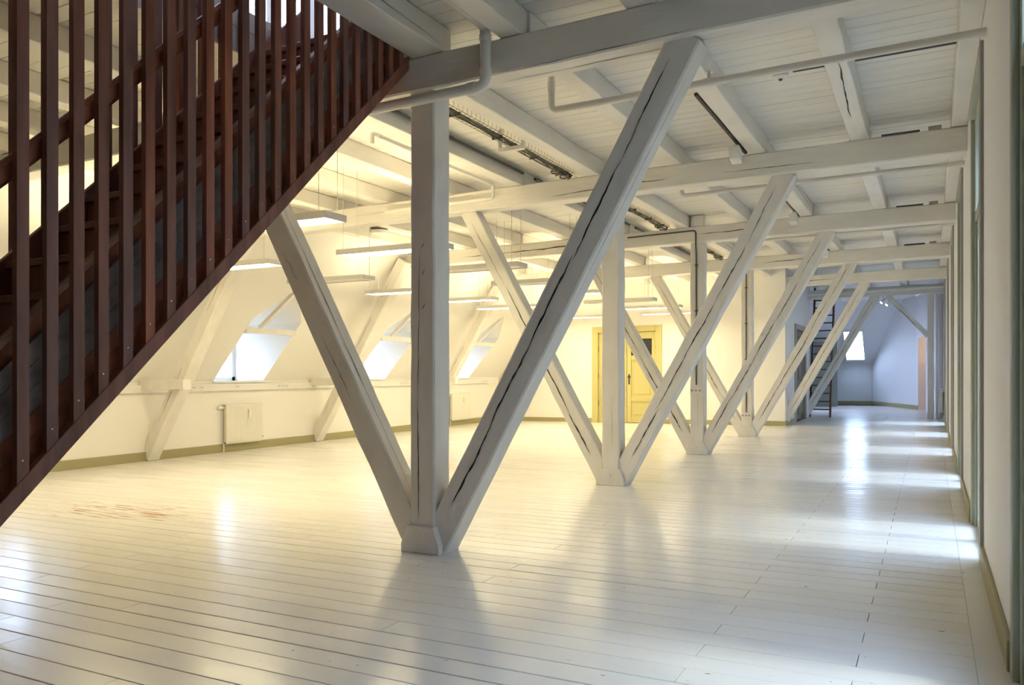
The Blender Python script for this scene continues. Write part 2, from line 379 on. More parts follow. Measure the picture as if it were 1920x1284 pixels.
# ------------------------------------------------------------------ walls
# left: eaves wall, roof slope with four gabled dormers
sl = (ZC-1.2)/(XK-XL)
def sx(z): return XL+(z-1.2)/sl
wl = MB()
wl.poly((XL, YB, -.3), (XL, YE+.2, -.3), (XL, YE+.2, 1.2), (XL, YB, 1.2))
prev = YB
for a, b in DORM+[(YE+.2, None)]:
    wl.poly((XL, prev, 1.2), (XL, a, 1.2), (XK, a, ZC), (XK, prev, ZC))
    if b is None: break
    mid = (a+b)/2; z1, z2 = 2.2, 2.72
    for q in (a, b): wl.poly((sx(z1), q, z1), (sx(z2), mid, z2), (XK, mid, ZC), (XK, q, ZC))
    prev = b
wall_left = wl.build('wall_left', PLASTER); tag(wall_left, 'cream eaves wall with sloping roof lining on the left', kind='structure')
XW = -11.32
for wi, (a, b) in enumerate(DORM):
    mid = (a+b)/2; z1, z2 = 2.2, 2.72
    m = MB()
    m.poly((XL+.0, a, 1.2), (sx(z1), a, z1), (XW, a, z1), (XW, a, 1.2))
    m.poly((XL+.0, b, 1.2), (sx(z1), b, z1), (XW, b, z1), (XW, b, 1.2))
    m.poly((sx(z1), a, z1), (sx(z2), mid, z2), (XW, mid, z2), (XW, a, z1))
    m.poly((sx(z1), b, z1), (sx(z2), mid, z2), (XW, mid, z2), (XW, b, z1))
    m.poly((XW, a, z1), (XW, b, z1), (XW, mid, z2))
    m.build('dormer_lining', PLASTER, wall_left)
    m = MB(); m.box(XW, XL+.02, a-.01, b+.01, 1.165, 1.2); m.build('dormer_sill', PLASTER, wall_left)
    m = MB(); m.box(sx(2.0)-.06, sx(2.0)+.05, a, b, 1.98, 2.07); m.build('dormer_collar', T_PAINT, wall_left)
    m = MB(); m.timber((sx(2.03), mid-.25, 2.07), (sx(2.6), mid, 2.63), .07, .07, (0,1,0), 3, 0); m.build('dormer_rafter', T_PAINT, wall_left)
    wroot = empty('window_%d' % (wi+1), (XW, mid, 1.2)); tag(wroot, ['dormer window behind the dark stair', 'dormer window nearest the stair with its casement in view', 'middle dormer window on the left slope', 'dormer window furthest down the left slope'][wi], kind='structure')
    f = MB(); t = 0.07
    f.box(XW-.05, XW+.02, a, a+t, 1.2, z1); f.box(XW-.05, XW+.02, b-t, b, 1.2, z1); f.box(XW-.05, XW+.02, a, b, 1.2, 1.2+t); f.box(XW-.05, XW+.02, a, b, z1-t, z1)
    f.build('window_frame', PLASTIC, wroot)
    f = MB(); f.box(XW-.04, XW+.04, mid-.05, mid+.05, 1.26, z1-.06); f.box(XW-.03, XW+.03, a+.06, b-.06, 1.72, 1.76); f.build('sash_bar', PLASTIC, wroot)
    for p0, p1 in ((a+.07, mid-.05), (mid+.05, b-.07)):
        g = MB(); g.box(XW-.012, XW-.006, p0, p1, 1.26, z1-.06); g.build('pane', GLASS, wroot)
    f = MB(); f.tube([(XW+.04, mid, 1.68), (XW+.075, mid, 1.68), (XW+.075, mid, 1.58)], .009, 6); f.build('handle', CHROME, wroot)
# end wall of the big room, with the doorway
DX0, DX1, DZ = -7.67, -6.09, 2.33
we = MB(); we.box(XL-.1, DX0, YE, YE+.2, -.3, ZC+.05); we.box(DX1, -3.0, YE, YE+.2, -.3, ZC+.05); we.box(DX0, DX1, YE, YE+.2, DZ, ZC+.05); we.box(DX0-.05, DX1+.05, YE+.2, YE+.3, -.3, DZ+.1)
tag(we.build('wall_end', PLASTER), 'cream end wall with a yellow door behind the trusses', kind='structure')
# corridor wall beyond the end wall, with a doorway
wc = MB(); wc.box(-3.2, -3.0, YE+.2, 20.98, -.3, ZC); wc.box(-3.2, -3.0, 22.7, 23.72, -.3, ZC); wc.box(-3.2, -3.0, 20.98, 22.7, 2.36, ZC); wc.box(-3.3, -3.2, 20.9, 22.8, -.3, 2.5)
tag(wc.build('wall_corridor', PIER), 'white corridor wall with an open brown doorway near the ladder', kind='structure')
# right wall
wr = MB(); prev = YB-.2
for a, b in OPEN+[(26.4, None)]:
    wr.box(XR, XR+.36, prev, a, -.3, ZC)
    if b is None: break
    wr.box(XR, XR+.36, a, b, 3.3, ZC); prev = b
wall_right = wr.build('wall_right', PIER); tag(wall_right, 'white right wall of piers between tall glazed openings', kind='structure')
wb = MB(); wb.box(-13, XR+.4, YB-.2, YB, -.3, ZC); tag(wb.build('wall_back', PLASTER), 'plain white wall behind the viewpoint', kind='structure')
# far end of the corridor
ZF0, YF = 1.55, 33.0
wf = MB()
wf.poly((-5.0, YF, -.3), (-1.9, YF, -.3), (-1.9, YF, ZF0), (-5.0, YF, ZF0))
yt = 30.1; kf = (ZC+.1-ZF0)/(YF-yt)
def fy(z): return YF-(z-ZF0)/kf
SX0, SX1, SZ0, SZ1 = -2.82, -2.2, 1.72, 2.72
for x0, x1, z0, z1 in [(-5, SX0, ZF0, ZC+.1), (SX1, -.2, ZF0, ZC+.1), (SX0, SX1, ZF0, SZ0), (SX0, SX1, SZ1, ZC+.1)]:
    wf.poly((x0, fy(z0), z0), (x1, fy(z0), z0), (x1, fy(z1), z1), (x0, fy(z1), z1))
for (a, b, z0, z1) in [(23.7, 26.4, -.3, ZC+.2), (28.2, YF, -.3, ZC+.2), (26.4, 28.2, -.3, .9), (26.4, 28.2, 2.9, ZC+.2)]: wf.poly((-5.0, a, z0), (-5.0, b, z0), (-5.0, b, z1), (-5.0, a, z1))  # leaves a side window out of view, added to brighten the far walls
wf.poly((-5, 23.72, -.3), (-3.0, 23.72, -.3), (-3.0, 23.72, ZC), (-5, 23.72, ZC))
wall_far = wf.build('wall_far', BRICKW); tag(wall_far, 'pale whitewashed far wall under a sloping roof with a skylight', kind='structure')
m = MB()
for z0, z1, x0, x1 in [(SZ0-.05, SZ0, SX0-.05, SX1+.05), (SZ1, SZ1+.05, SX0-.05, SX1+.05)]:
    m.prism([(x0, fy(z0), z0), (x1, fy(z0), z0), (x1, fy(z1), z1), (x0, fy(z1), z1)], (0, -.03, -.03))
for x0, x1 in [(SX0-.05, SX0), (SX1, SX1+.05)]:
    m.prism([(x0, fy(SZ0), SZ0), (x1, fy(SZ0), SZ0), (x1, fy(SZ1), SZ1), (x0, fy(SZ1), SZ1)], (0, -.03, -.03))
wk = m.build('window_5', PLASTIC); tag(wk, 'bright skylight in the far sloping roof', kind='structure')
m = MB(); m.prism([(SX0, fy(SZ0)+.03, SZ0), (SX1, fy(SZ0)+.03, SZ0), (SX1, fy(SZ1)+.03, SZ1), (SX0, fy(SZ1)+.03, SZ1)], (0, .005, .005)); m.build('pane', GLASS, wk)
wa = MB()                                                # angled brick wall with a lit niche
A = [(-1.95, 33.0), (-0.42, 29.25)]
wa.poly((*A[0], -.3), (*A[1], -.3), (*A[1], ZC+.1), (*A[0], ZC+.1))
n0, n1 = Vector((-0.36, 28.9, 0)), Vector((-0.13, 27.4, 0))
wa.poly((*A[1], -.3), (n0.x, n0.y, -.3), (n0.x, n0.y, ZC), (*A[1], ZC))
wa.poly((n0.x, n0.y, 2.3), (n1.x, n1.y, 2.3), (n1.x, n1.y, ZC), (n0.x, n0.y, ZC))
wa.poly((n1.x, n1.y, -.3), (.32, 26.2, -.3), (.32, 26.2, ZC), (n1.x, n1.y, ZC))
wall_angled = wa.build('wall_angled', BRICKW); tag(wall_angled, 'blue-lit angled brick wall at the corridor end', kind='structure')
m = MB(); o_ = Vector((.9, .15, 0))
m.poly(tuple(n0+Vector((0,0,-.1))), tuple(n0+o_+Vector((0,0,-.1))), tuple(n0+o_+Vector((0,0,2.3))), tuple(n0+Vector((0,0,2.3))))
m.poly(tuple(n1+Vector((0,0,-.1))), tuple(n1+o_+Vector((0,0,-.1))), tuple(n1+o_+Vector((0,0,2.3))), tuple(n1+Vector((0,0,2.3))))
m.poly(tuple(n0+o_+Vector((0,0,-.1))), tuple(n1+o_+Vector((0,0,-.1))), tuple(n1+o_+Vector((0,0,2.3))), tuple(n0+o_+Vector((0,0,2.3))))
m.poly(tuple(n0+Vector((0,0,2.3))), tuple(n0+o_+Vector((0,0,2.3))), tuple(n1+o_+Vector((0,0,2.3))), tuple(n1+Vector((0,0,2.3))))
m.build('niche_lining', NICHE, wall_angled)
nl = bpy.data.lights.new('niche_lamp', 'POINT'); nl.energy = 4; nl.color = (1, .72, .42); nl.shadow_soft_size = .06
no = bpy.data.objects.new('niche_lamp', nl); C.objects.link(no); no.location = (.2, 28.2, 2.1)
# attic storey seen through the stair opening
at = MB()
at.poly((-7.0, 0.0, ZC+.14), (-7.0, 4.9, ZC+.14), (-7.0, 4.9, 6.6), (-7.0, 0.0, 6.6))
at.poly((-7.0, 8.6, ZC+.14), (-7.0, 10.5, ZC+.14), (-7.0, 10.5, 6.6), (-7.0, 8.6, 6.6))
at.poly((-7.0, 4.9, ZC+.14), (-7.0, 8.6, ZC+.14), (-7.0, 8.6, 4.45), (-7.0, 4.9, 4.45))
at.poly((-7.0, 0, 6.6), (-7, 10.5, 6.6), (.6, 10.5, 6.6), (.6, 0, 6.6))
at.poly((-7.0, 10.5, ZC+.14), (.6, 10.5, ZC+.14), (.6, 10.5, 6.6), (-7.0, 10.5, 6.6))
at.poly((-7.0, 0, ZC+.14), (.6, 0, ZC+.14), (.6, 0, 6.6), (-7.0, 0, 6.6))
at.poly((.6, 0, ZC+.14), (.6, 10.5, ZC+.14), (.6, 10.5, 6.6), (.6, 0, 6.6))
tag(at.build('wall_attic', PLASTER), 'white walls of the upper attic glimpsed through the stair opening', kind='structure')
m = MB()
for yy in (4.9, 5.6, 6.3, 7.03, 7.78, 8.52): m.box(-7.04, -6.96, yy, yy+.08, 4.45, 6.6)
m.box(-7.04, -6.96, 4.9, 8.6, 4.45, 4.53)
wx = m.build('window_6', PLASTIC); tag(wx, 'bright attic window seen between the stair slats', kind='structure')

m = MB(); m.box(8.0, 8.6, -22, 46, -12, 7.5); m.box(7.9, 8.7, -22, 46, 7.5, 7.8)  # facade added outside to hold back low sky light on the right
for j in range(24): m.box(7.96, 8.0, -21+j*2.8, -19.6+j*2.8, -.6, 1.6); m.box(7.96, 8.0, -21+j*2.8, -19.6+j*2.8, 3.2, 5.2)
tag(m.build('wall_street_sky_block', mat('sky_block_facade', (0.30, 0.33, 0.31), 0.8)), 'grey green facade added across the street to block low sky from the right openings', kind='structure')
# skirting
m = MB(); m.box(XL, XL+.025, 3.0, YE, 0, .135); bevel(tag(m.build('baseboard_left', OLIVE), 'olive skirting board along the eaves wall', kind='structure'), .005)
m = MB(); m.box(XL, DX0-.14, YE-.025, YE, 0, .11); m.box(DX1+.14, -3.0, YE-.025, YE, 0, .11); m.box(-3.0, -2.975, YE-.025, 20.8, 0, .11)
tag(m.build('baseboard_end', OLIVE), 'olive skirting board under the end wall', kind='structure')
m = MB(); prev = 3.78
for a, b in OPEN[1:]+[(24.6, None)]:
    m.box(XR-.022, XR, prev+.1, a-.1, 0, .13)
    prev = b
bevel(tag(m.build('baseboard_right', OLIVE), 'olive skirting boards between the right openings', kind='structure'), .005)
m = MB(); m.box(-5, -1.95, YF-.03, YF, 0, .13)
dd = Vector((A[1][0]-A[0][0], A[1][1]-A[0][1], 0)).normalized(); nn = Vector((-dd.y, dd.x, 0)); 
if nn.x > 0: nn = -nn
m.prism([(*A[0], 0), (*A[1], 0), (*A[1], .13), (*A[0], .13)], tuple(nn*.03)); m.prism([(*A[1], 0), (n0.x, n0.y, 0), (n0.x, n0.y, .13), (*A[1], .13)], (-.03, 0, 0))
tag(m.build('baseboard_far', OLIVE), 'dark skirting along the far corridor walls', kind='structure')

# ------------------------------------------------------------------ glazed openings on the right
ORD = ['tall glazed opening at the right picture edge', 'second tall glazed opening from the front in the right wall', 'third tall glazed opening from the front in the right wall', 'fourth tall glazed opening from the front in the right wall', 'fifth tall glazed opening from the front in the right wall', 'furthest glazed opening in the right wall']
for wi, (a, b) in enumerate(OPEN):
    r = empty('window_%d' % (7+wi), (XR+.06, (a+b)/2, 0)); tag(r, ORD[wi], kind='structure')
    x0, x1 = XR+.015, XR+.085
    f = MB(); f.cbox(x0, x1, a, a+.07, 0, 3.3); f.cbox(x0, x1, b-.07, b, 0, 3.3); f.cbox(x0, x1, a+.07, b-.07, 3.22, 3.3); f.cbox(x0, x1, a+.07, b-.07, 2.44, 2.51); f.build('frame', GREENF, r)
    mid = (a+b)/2
    f = MB(); f.cbox(x0+.005, x1-.01, mid-.035, mid+.035, 2.53, 3.22)
    for q in (0.25, 0.75): f.cbox(x0+.01, x1-.015, a+(b-a)*q-.018, a+(b-a)*q+.018, 2.53, 3.22)
    f.build('transom_mullion', GREENF, r)
    for p0, p1 in ((a+.07, mid-.002), (mid+.002, b-.07)):
        d = MB(); lx0, lx1 = XR+.03, XR+.075
        zk = .50 if wi == 0 else .07; d.cbox(lx0, lx1, p0, p0+.05, .0, 2.44); d.cbox(lx0, lx1, p1-.05, p1, .0, 2.44); d.cbox(lx0, lx1, p0+.05, p1-.05, 2.38, 2.44); d.cbox(lx0, lx1, p0+.05, p1-.05, zk-.06, zk)
        lf = d.build('door_leaf', GREENF, r)
        g = MB(); g.box(XR+.05, XR+.055, p0+.05, p1-.05, zk, 2.38); g.build('pane', GLASS, lf)
        if wi == 0: g = MB(); g.cbox(lx0+.008, lx1-.008, p0+.05, p1-.05, .0, .44); g.build('bottom_panel', PIER, lf)
    for k in range(4):
        q0 = a+.07+(b-a-.14)*k/4; q1 = q0+(b-a-.14)/4
        g = MB(); g.box(XR+.05, XR+.055, q0+.02, q1-.02, 2.53, 3.22); g.build('transom_pane', GLASS, r)
    c = MB(); c.cbox(XR-.022, XR+.02, a-.09, a+.01, 0, 3.36); c.build('casing', GREYF, r)
    c = MB(); c.cbox(XR-.012, XR+.02, b-.01, b+.08, 0, 3.36); c.build('casing', GREENF, r)
    c = MB(); c.cbox(XR-.024, XR+.02, a+.01, b-.01, 3.27, 3.36); c.build('casing', GREENF, r)

# ------------------------------------------------------------------ trusses
ordn = ['nearest', 'second', 'third', 'fourth', 'fifth', 'sixth']
TLAB = ['nearest V-braced white timber truss, its front faces in grey shade', 'white V-braced timber truss second from the front', 'white V-braced timber truss third from the front, with conduit and sockets on its post',
        'white V-braced timber truss fourth from the front, with conduit on its post', 'white timber truss fifth from the front beside the end wall corner', 'far white timber truss at the ladder with a corner brace on the right']
PXC = -3.188
for k, yf in enumerate(TY):
    t = empty('timber_truss', (PXC, yf+.11, 0)); tag(t, TLAB[k], 'truss', 'white V-braced trusses down the hall')
    dpt = 0.21; yc = yf+.03+dpt/2
    fy0 = yf+.03
    xe = -8.75 if k < 4 else -3.0
    m = MB(); m.timber((XR+.03, yf+.11, (ZB+ZT)/2), (xe, yf+.11, (ZB+ZT)/2), .22, ZT-ZB, (0,1,0), 22, .004, .012)
    tb = m.build('tie_beam', B_PAINT, t)
    m = MB()
    if k == 0:
        for a_, b_, z in [(-1.2, -2.6, ZB+.02), (-3.3, -4.2, 3.35)]: m.crack((a_, yf, z), (b_, yf, z-.02), (0,-1,0), .005, .008, 16)
        m.crack((-.9, yf+.1, ZB), (-2.7, yf+.14, ZB), (0,0,-1), .008, .01, 20)
    elif k == 1:
        m.crack((-.95, yf, 3.33), (-1.95, yf, 3.34), (0,-1,0), .006, .006, 14); m.crack((-2.5, yf, 3.36), (-3.9, yf, 3.33), (0,-1,0), .013, .012, 18); m.crack((-5.2, yf, 3.4), (-6.8, yf, 3.38), (0,-1,0), .004, .006, 14)
    elif k == 2:
        m.crack((-2.1, yf, 3.40), (-3.2, yf, 3.37), (0,-1,0), .014, .012, 16); m.crack((-4.2, yf, 3.40), (-7.4, yf, 3.35), (0,-1,0), .018, .02, 26)
    else: m.crack((-1.9, yf, 3.38), (-2.9, yf, 3.36), (0,-1,0), .014, .012, 14)
    m.build_each('crack', CRACK, tb)
    # post
    if k < 4:
        m = MB(); m.timber((PXC, yc, .02), (PXC, yc, ZB), .205, dpt, (1,0,0), 16, .004, .012)
        po = m.build('post', T_PAINT, t)
        m = MB()
        if k == 0:
            m.crack((PXC-.03, fy0, .21), (PXC-.045, fy0, 1.1), (0,-1,0), .010, .006, 18); m.crack((PXC-.04, fy0, 1.0), (PXC-.02, fy0, 2.2), (0,-1,0), .006, .01, 18)
            for z in (1.72, 1.96, 2.15): m.crack((PXC+.0, fy0, z), (PXC+.03, fy0, z+.05), (0,-1,0), .008, .004, 5)
        else: m.crack((PXC+.02, fy0, .4), (PXC+.02, fy0, 1.0), (0,-1,0), .003, .006, 12)
        m.build_each('crack', CRACK, po)
        # notched joint cheeks below the tie beam
    # braces: axis given by left front edge of the photo's braces
    if k < 5 or True:
        m = MB(); ybr = yc+.012; fyb = ybr-.095; p0, p1 = Vector((-3.198, ybr, -.11)), Vector((-1.32, ybr, ZB))
        m.timber(p0, p1+(p1-p0).normalized()*.03, .212, .19, (1,0,0), 18, .003, .012); br = m.build('brace', T_PAINT, t)
        m = MB(); ax = (p1-p0)
        f0 = Vector((p0.x, fyb, p0.z)); f1 = Vector((p1.x, fyb, p1.z))
        for a_, b_, w in [(.13, .30, .016), (.28, .47, .014), (.45, .63, .017), (.62, .80, .013), (.80, .97, .009)]:
            m.crack(f0, f1, (0,-1,0), w*(1 if k else 1.15), .011, 16, a_, b_)
        m.build_each('crack', CRACK, br)
        if k == 0:
            m = MB(); nq = Vector((ax.z, 0, -ax.x)).normalized()*.106; q0 = p0+nq+Vector((0, -.04, 0)); q1 = p1+nq+Vector((0, -.04, 0)); nrm = Vector((ax.z, 0, -ax.x))
            m.crack(q0, q1, nrm, .006, .008, 20, .55, .97); m.build_each('crack', CRACK, br)
    if k < 4:
        m = MB(); p0, p1 = Vector((-3.17, ybr, -.11)), Vector((-5.06, ybr, ZB))
        m.timber(p0, p1+(p1-p0).normalized()*.03, .20, .19, (1,0,0), 18, .003, .012); br = m.build('brace', T_PAINT, t)
        f0 = Vector((p0.x, fyb, p0.z)); f1 = Vector((p1.x, fyb, p1.z)); m = MB()
        if k == 0:
            m.crack(f0, f1, (0,-1,0), .007, .012, 14, .35, .5); m.crack(f0, f1, (0,-1,0), .005, .012, 14, .62, .7)
            ax = p1-p0; nq = Vector((ax.z, 0, -ax.x)).normalized()*.10; q0 = p0+nq+Vector((0, -.02, 0)); q1 = p1+nq+Vector((0, -.02, 0)); m.crack(q0, q1, (ax.z, 0, -ax.x), .007, .008, 26, .1, .95)
        else:
            for a_, b_, w in [(.13, .28, .02), (.27, .5, .016), (.5, .72, .014), (.72, .97, .008)]: m.crack(f0, f1, (0,-1,0), w, .010, 16, a_, b_)
        m.build_each('crack', CRACK, br)
        # foot block with bolt
        m = MB(); w0 = .162
        sec = [(-w0, 0), (w0, 0), (w0, .06), (.114, .19), (-.114, .19), (-w0, .06)]
        m.prism([(PXC+a_, yf, b_) for a_, b_ in sec], (0, dpt+.06, 0)); fo = m.build('foot_block', T_PAINT, t); bevel(fo, .008)
        m = MB(); m.tube([(PXC, yf+.005, .115), (PXC, yf-.012, .115)], .017, 10); m.build('bolt', T_PAINT, fo)
    if k < 4:                                                # leaning post at the eaves
        m = MB(); lp0, lp1 = Vector((-10.62, yf-.14, .06)), Vector((-8.52, yf-.14, ZB+.1))
        m.timber(lp0, lp1, .21, .2, (0,1,0), 12, .004, .012); le = m.build('leaning_post', T_PAINT, t)
        m = MB(); ax = lp1-lp0
        m.crack(lp0+Vector((-.03, -.1, 0)), lp1+Vector((-.03, -.1, 0)), (0,-1,0), .010, .006, 30, .06, .98); m.build_each('crack', CRACK, le)
        m = MB(); m.timber((-10.6, yf-.30, 1.16), (-9.62, yf-.30, 1.16), .13, .15, (0,1,0), 4, .003); m.build('eaves_tie', T_PAINT, t)
    if k == 5:
        m = MB(); m.timber((0.0, yc, 0), (0.0, yc, ZB), .15, .16, (1,0,0), 10, .004); m.build('post', T_PAINT, t)
        m = MB(); m.timber((-.05, yc, 2.16), (-1.02, yc, ZB), .13, .13, (1,0,0), 8, .004); br = m.build('brace', T_PAINT, t)
        m = MB(); m.crack((-.3, yc-.07, 2.41), (-.9, yc-.07, 3.06), (0,-1,0), .016, .01, 12); m.build_each('crack', CRACK, br)

# ------------------------------------------------------------------ staircase
st = empty('staircase', (-3.7, 2.6, 0)); tag(st, 'dark brown stained timber staircase with full-height slatted screens', 'staircase')
SLP = 0.981
def railz(y): return .665+SLP*(y-1.858)
def barz(y): return 1.465+.976*(y-1.97)
XS = -3.26
def sloped(y0, y1, zf, h0, h1, x0, x1):            # board following the stair pitch: vertical offsets h0..h1 from zf(y)
    m = MB(); m.prism([(x0, y0, max(zf(y0)+h0, .0)), (x0, y1, zf(y1)+h0), (x0, y1, zf(y1)+h1), (x0, y0, max(zf(y0)+h1, .01))], (x1-x0, 0, 0)); return m
YS0, YS1 = 1.22, 4.66
bevel(sloped(YS0, YS1, railz, 0, .095, XS-.045, XS).build('bottom_rail', DARKW, st), .004)
bevel(sloped(YS0, YS1, railz, 0, .095, -4.24, -4.195).build('bottom_rail', DARKW, st), .004)
k = 0; y0 = 1.835*1.0516-.119*5
while y0 < 4.62:
    w = .050
    for side, xa, xb in ((0, XS-.036, XS-.004), (1, -4.230, -4.197)):
        if y0 < 1.25: continue
        ya = (1.25+(k-4)*.172 if side else y0)+random.uniform(-.003, .003)
        if ya+w > 4.655: continue
        zb0, zb1 = railz(ya)+.09, railz(ya+w)+.09
        top = ZC+.09
        if zb1 > top-.03: continue
        m = MB(); c = .003
        m.prism([(xa, ya, zb0), (xa, ya+w, zb1), (xa, ya+w, top), (xa, ya, top)], (xb-xa, 0, 0))
        s_ = m.build('slat', random.choice([DARKW, DARKW, DARKW_RED, DARKW_GREY]), st)
        if side == 0 and ya < 4.3:
            m = MB(); m.tube([(xb-.001, ya+w*.45, zb0+.1), (xb+.0015, ya+w*.45, zb0+.1)], .004, 6); m.build('nail', CHROME, s_)
    y0 += .119; k += 1
# strings, cladding, treads, risers
bevel(sloped(.75, 4.62, barz, -.30, 0, -3.395, -3.36).build('string', REDW, st), .004)
bevel(sloped(.75, 4.62, barz, -.035, 0, -3.40, -3.345).build('string_cap', PALEW, st), .006)
bevel(sloped(.75, 4.62, barz, -.30, 0, -4.17, -4.135).build('string', DARKW, st), .004)
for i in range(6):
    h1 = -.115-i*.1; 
    sloped(1.3, 4.60, barz, h1-.096, h1, -3.36+.001, -3.335).build('cladding_plank', GREYW if i < 3 else REDW, st)  # one planked side: cool daylight above, warm light below, painted in as two colours
for i in range(7):
    xa = -4.13+i*.105; sloped(1.3, 4.6, barz, -.335, -.315, xa, xa+.101).build('soffit_plank', REDW, st)
zt = .205; i = 1
while zt < 3.6:
    yn = 1.97+(zt+.045-1.465)/.976
    m = MB(); m.cbox(-4.132, -3.398, yn-.03, yn+.215, zt-.036, zt, .004); m.build('tread', DARKW, st)
    m = MB(); m.box(-4.132, -3.398, yn, yn+.018, zt-.2, zt-.037); m.build('riser', DARKW, st)
    i += 1; zt = .205*i
for xr_, xo in ((-3.345, 0),):
    m = MB(); hz = lambda yy: 2.115+.98*(yy-1.94)
    m.timber((xr_-.0, 1.3, hz(1.3)), (xr_, 3.33, hz(3.33)), .055, .075, (1,0,0), 10, .0015, .016); m.build('handrail', REDW, st, smooth=False)

# ------------------------------------------------------------------ pendant lamps
def pendant(lit):
    r = bpy.data.objects.new('pendant_lamp', None); C.objects.link(r); WLOC[r.name] = Vector((0,0,0))
    L2, W2 = .71, .145
    m = MB(); z0, z1 = 0, .062
    m.box(-L2, L2, -W2, -W2+.018, z0, z1); m.box(-L2, L2, W2-.018, W2, z0, z1); m.box(-L2, -L2+.018, -W2+.018, W2-.018, z0, z1); m.box(L2-.018, L2, -W2+.018, W2-.018, z0, z1)
    m.box(-L2+.018, L2-.018, -W2+.018, -.075, z1-.012, z1-.004); m.box(-L2+.018, L2-.018, .075, W2-.018, z1-.012, z1-.004)
    m.build('housing', LAMPM, r, sag=False)
    m = MB(); m.poly((-L2+.019, -W2+.019, .008), (-L2+.019, W2-.019, .008), (L2-.019, W2-.019, .008), (L2-.019, -W2+.019, .008)); m.build('diffuser', LIT if lit else UNLIT, r, sag=False)
    m = MB(); m.poly((-L2+.019, -.074, z1-.008), (L2-.019, -.074, z1-.008), (L2-.019, .074, z1-.008), (-L2+.019, .074, z1-.008)); m.build('uplight_lens', LIT if lit else UNLIT, r, sag=False)
    for sx_ in (-1, 1):
        m = MB()
        for sy_ in (-1, 1): m.tube([(sx_*.62, sy_*.125, z1-.01), (sx_*.62, sy_*.125, ZC-2.65+.004)], .0028, 5)
        m.build('suspension_wire', STEELW, r, sag=False)
    return r
PROTO = {}
ROWS = [5.55, 7.38, 9.2, 11.06, 12.95, 14.8, 16.6, 18.35]
LITF = [(1,1), (1,1), (0,0), (0,1), (1,1), (0,1), (1,1), (1,1)]
RN = ['nearest row', 'second row', 'third row', 'fourth row', 'fifth row', 'sixth row', 'seventh row', 'furthest row']
for ri, yy in enumerate(ROWS):
    for ci, xc in enumerate((-5.38, -7.85)):
        lit = LITF[ri][ci]
        if lit not in PROTO: o = PROTO[lit] = pendant(lit)
        else: o = copy_tree(PROTO[lit])
        put(o, xc, yy, 2.65)
        tag(o, '%s flat pendant lamp in the %s, on the %s side' % ('glowing' if lit else 'unlit', RN[ri], ('post', 'window')[ci]), 'pendant lamp', 'flat pendant lamps hanging in the big room')

# ------------------------------------------------------------------ yellow door
d = empty('door_1', ((DX0+DX1)/2, YE, 0)); tag(d, 'yellow panelled double door in the end wall', kind='structure')
m = MB(); m.cbox(DX0-.14, DX0+.02, YE-.035, YE+.03, 0, DZ+.14); m.cbox(DX1-.02, DX1+.14, YE-.035, YE+.03, 0, DZ+.14); m.cbox(DX0+.02, DX1-.02, YE-.035, YE+.03, DZ-.01, DZ+.14); m.build('casing', YELLOW, d)
for li, (a, b) in enumerate(((DX0+.02, -6.885), (-6.875, DX1-.02))):
    ya, yb = YE+.03, YE+.075; st_ = .11
    m = MB(); m.cbox(a, a+st_, ya, yb, 0.01, DZ-.012); m.cbox(b-st_, b, ya, yb, .01, DZ-.012)
    for z0, z1 in ((.01, .16), (.55, .68), (1.60, 1.72), (2.14, DZ-.012)): m.cbox(a+st_, b-st_, ya, yb, z0, z1)
    lf = m.build('door_leaf', YELLOW, d)
    for z0, z1 in ((.16, .55), (.68, 1.60)):
        m = MB(); m.box(a+st_, b-st_, ya+.02, ya+.03, z0, z1); m.cbox(a+st_+.05, b-st_-.05, ya+.008, ya+.022, z0+.05, z1-.05, .006); m.build('panel', YELLOW, lf)
    m = MB(); m.box(a+st_, b-st_, ya+.02, ya+.028, 1.72, 2.14); m.build('pane', BLACK if li else YELLOW, lf)
    if li:
        m = MB(); m.box(a+.04, a+.075, ya-.008, ya, .98, 1.24); m.box(a+.025, a+.09, ya-.01, ya, 1.15, 1.19); m.tube([(a+.055, ya, 1.17), (a+.055, ya-.04, 1.17), (a+.12, ya-.045, 1.17)], .009, 6); m.build('handle', BLACK, lf)
    else:
        for z in (.5, 1.2, 1.9):
            m = MB(); m.tube([(a-.004, ya-.004, z-.07), (a-.004, ya-.004, z+.07)], .012, 8); m.build('hinge', DGREY, lf)
# doorway in the corridor wall
d = empty('door_2', (-3.0, 21.84, 0)); tag(d, 'dark olive brown door in the corridor wall beside the ladder', kind='structure')
m = MB(); m.cbox(-3.04, -2.97, 20.86, 21.0, 0, 2.46); m.cbox(-3.04, -2.97, 22.68, 22.82, 0, 2.46); m.cbox(-3.04, -2.97, 21.0, 22.68, 2.34, 2.46); m.build('casing', GREYF, d)
for a, b in ((21.0, 21.83), (21.85, 22.68)):
    m = MB(); m.cbox(-3.10, -3.06, a, b, .01, 2.34); lf = m.build('door_leaf', OLDDOOR, d)
    for z0, z1 in ((.15, .9), (1.05, 2.2)):
        m = MB(); m.cbox(-3.06, -3.048, a+.1, b-.1, z0, z1); m.build('panel', OLDDOOR, lf)
# sage panel door at the far end
d = empty('door_3', (-3.6, YF, 0)); tag(d, 'dull green door panel at the far end behind the ladder', kind='structure')
m = MB(); m.cbox(-4.6, -2.98, 31.0, 31.06, 0, 2.35); m.cbox(-4.4, -3.9, 30.985, 31.0, .2, 2.1); m.cbox(-3.7, -3.2, 30.985, 31.0, .2, 2.1); m.build('door_leaf', SAGE, d)

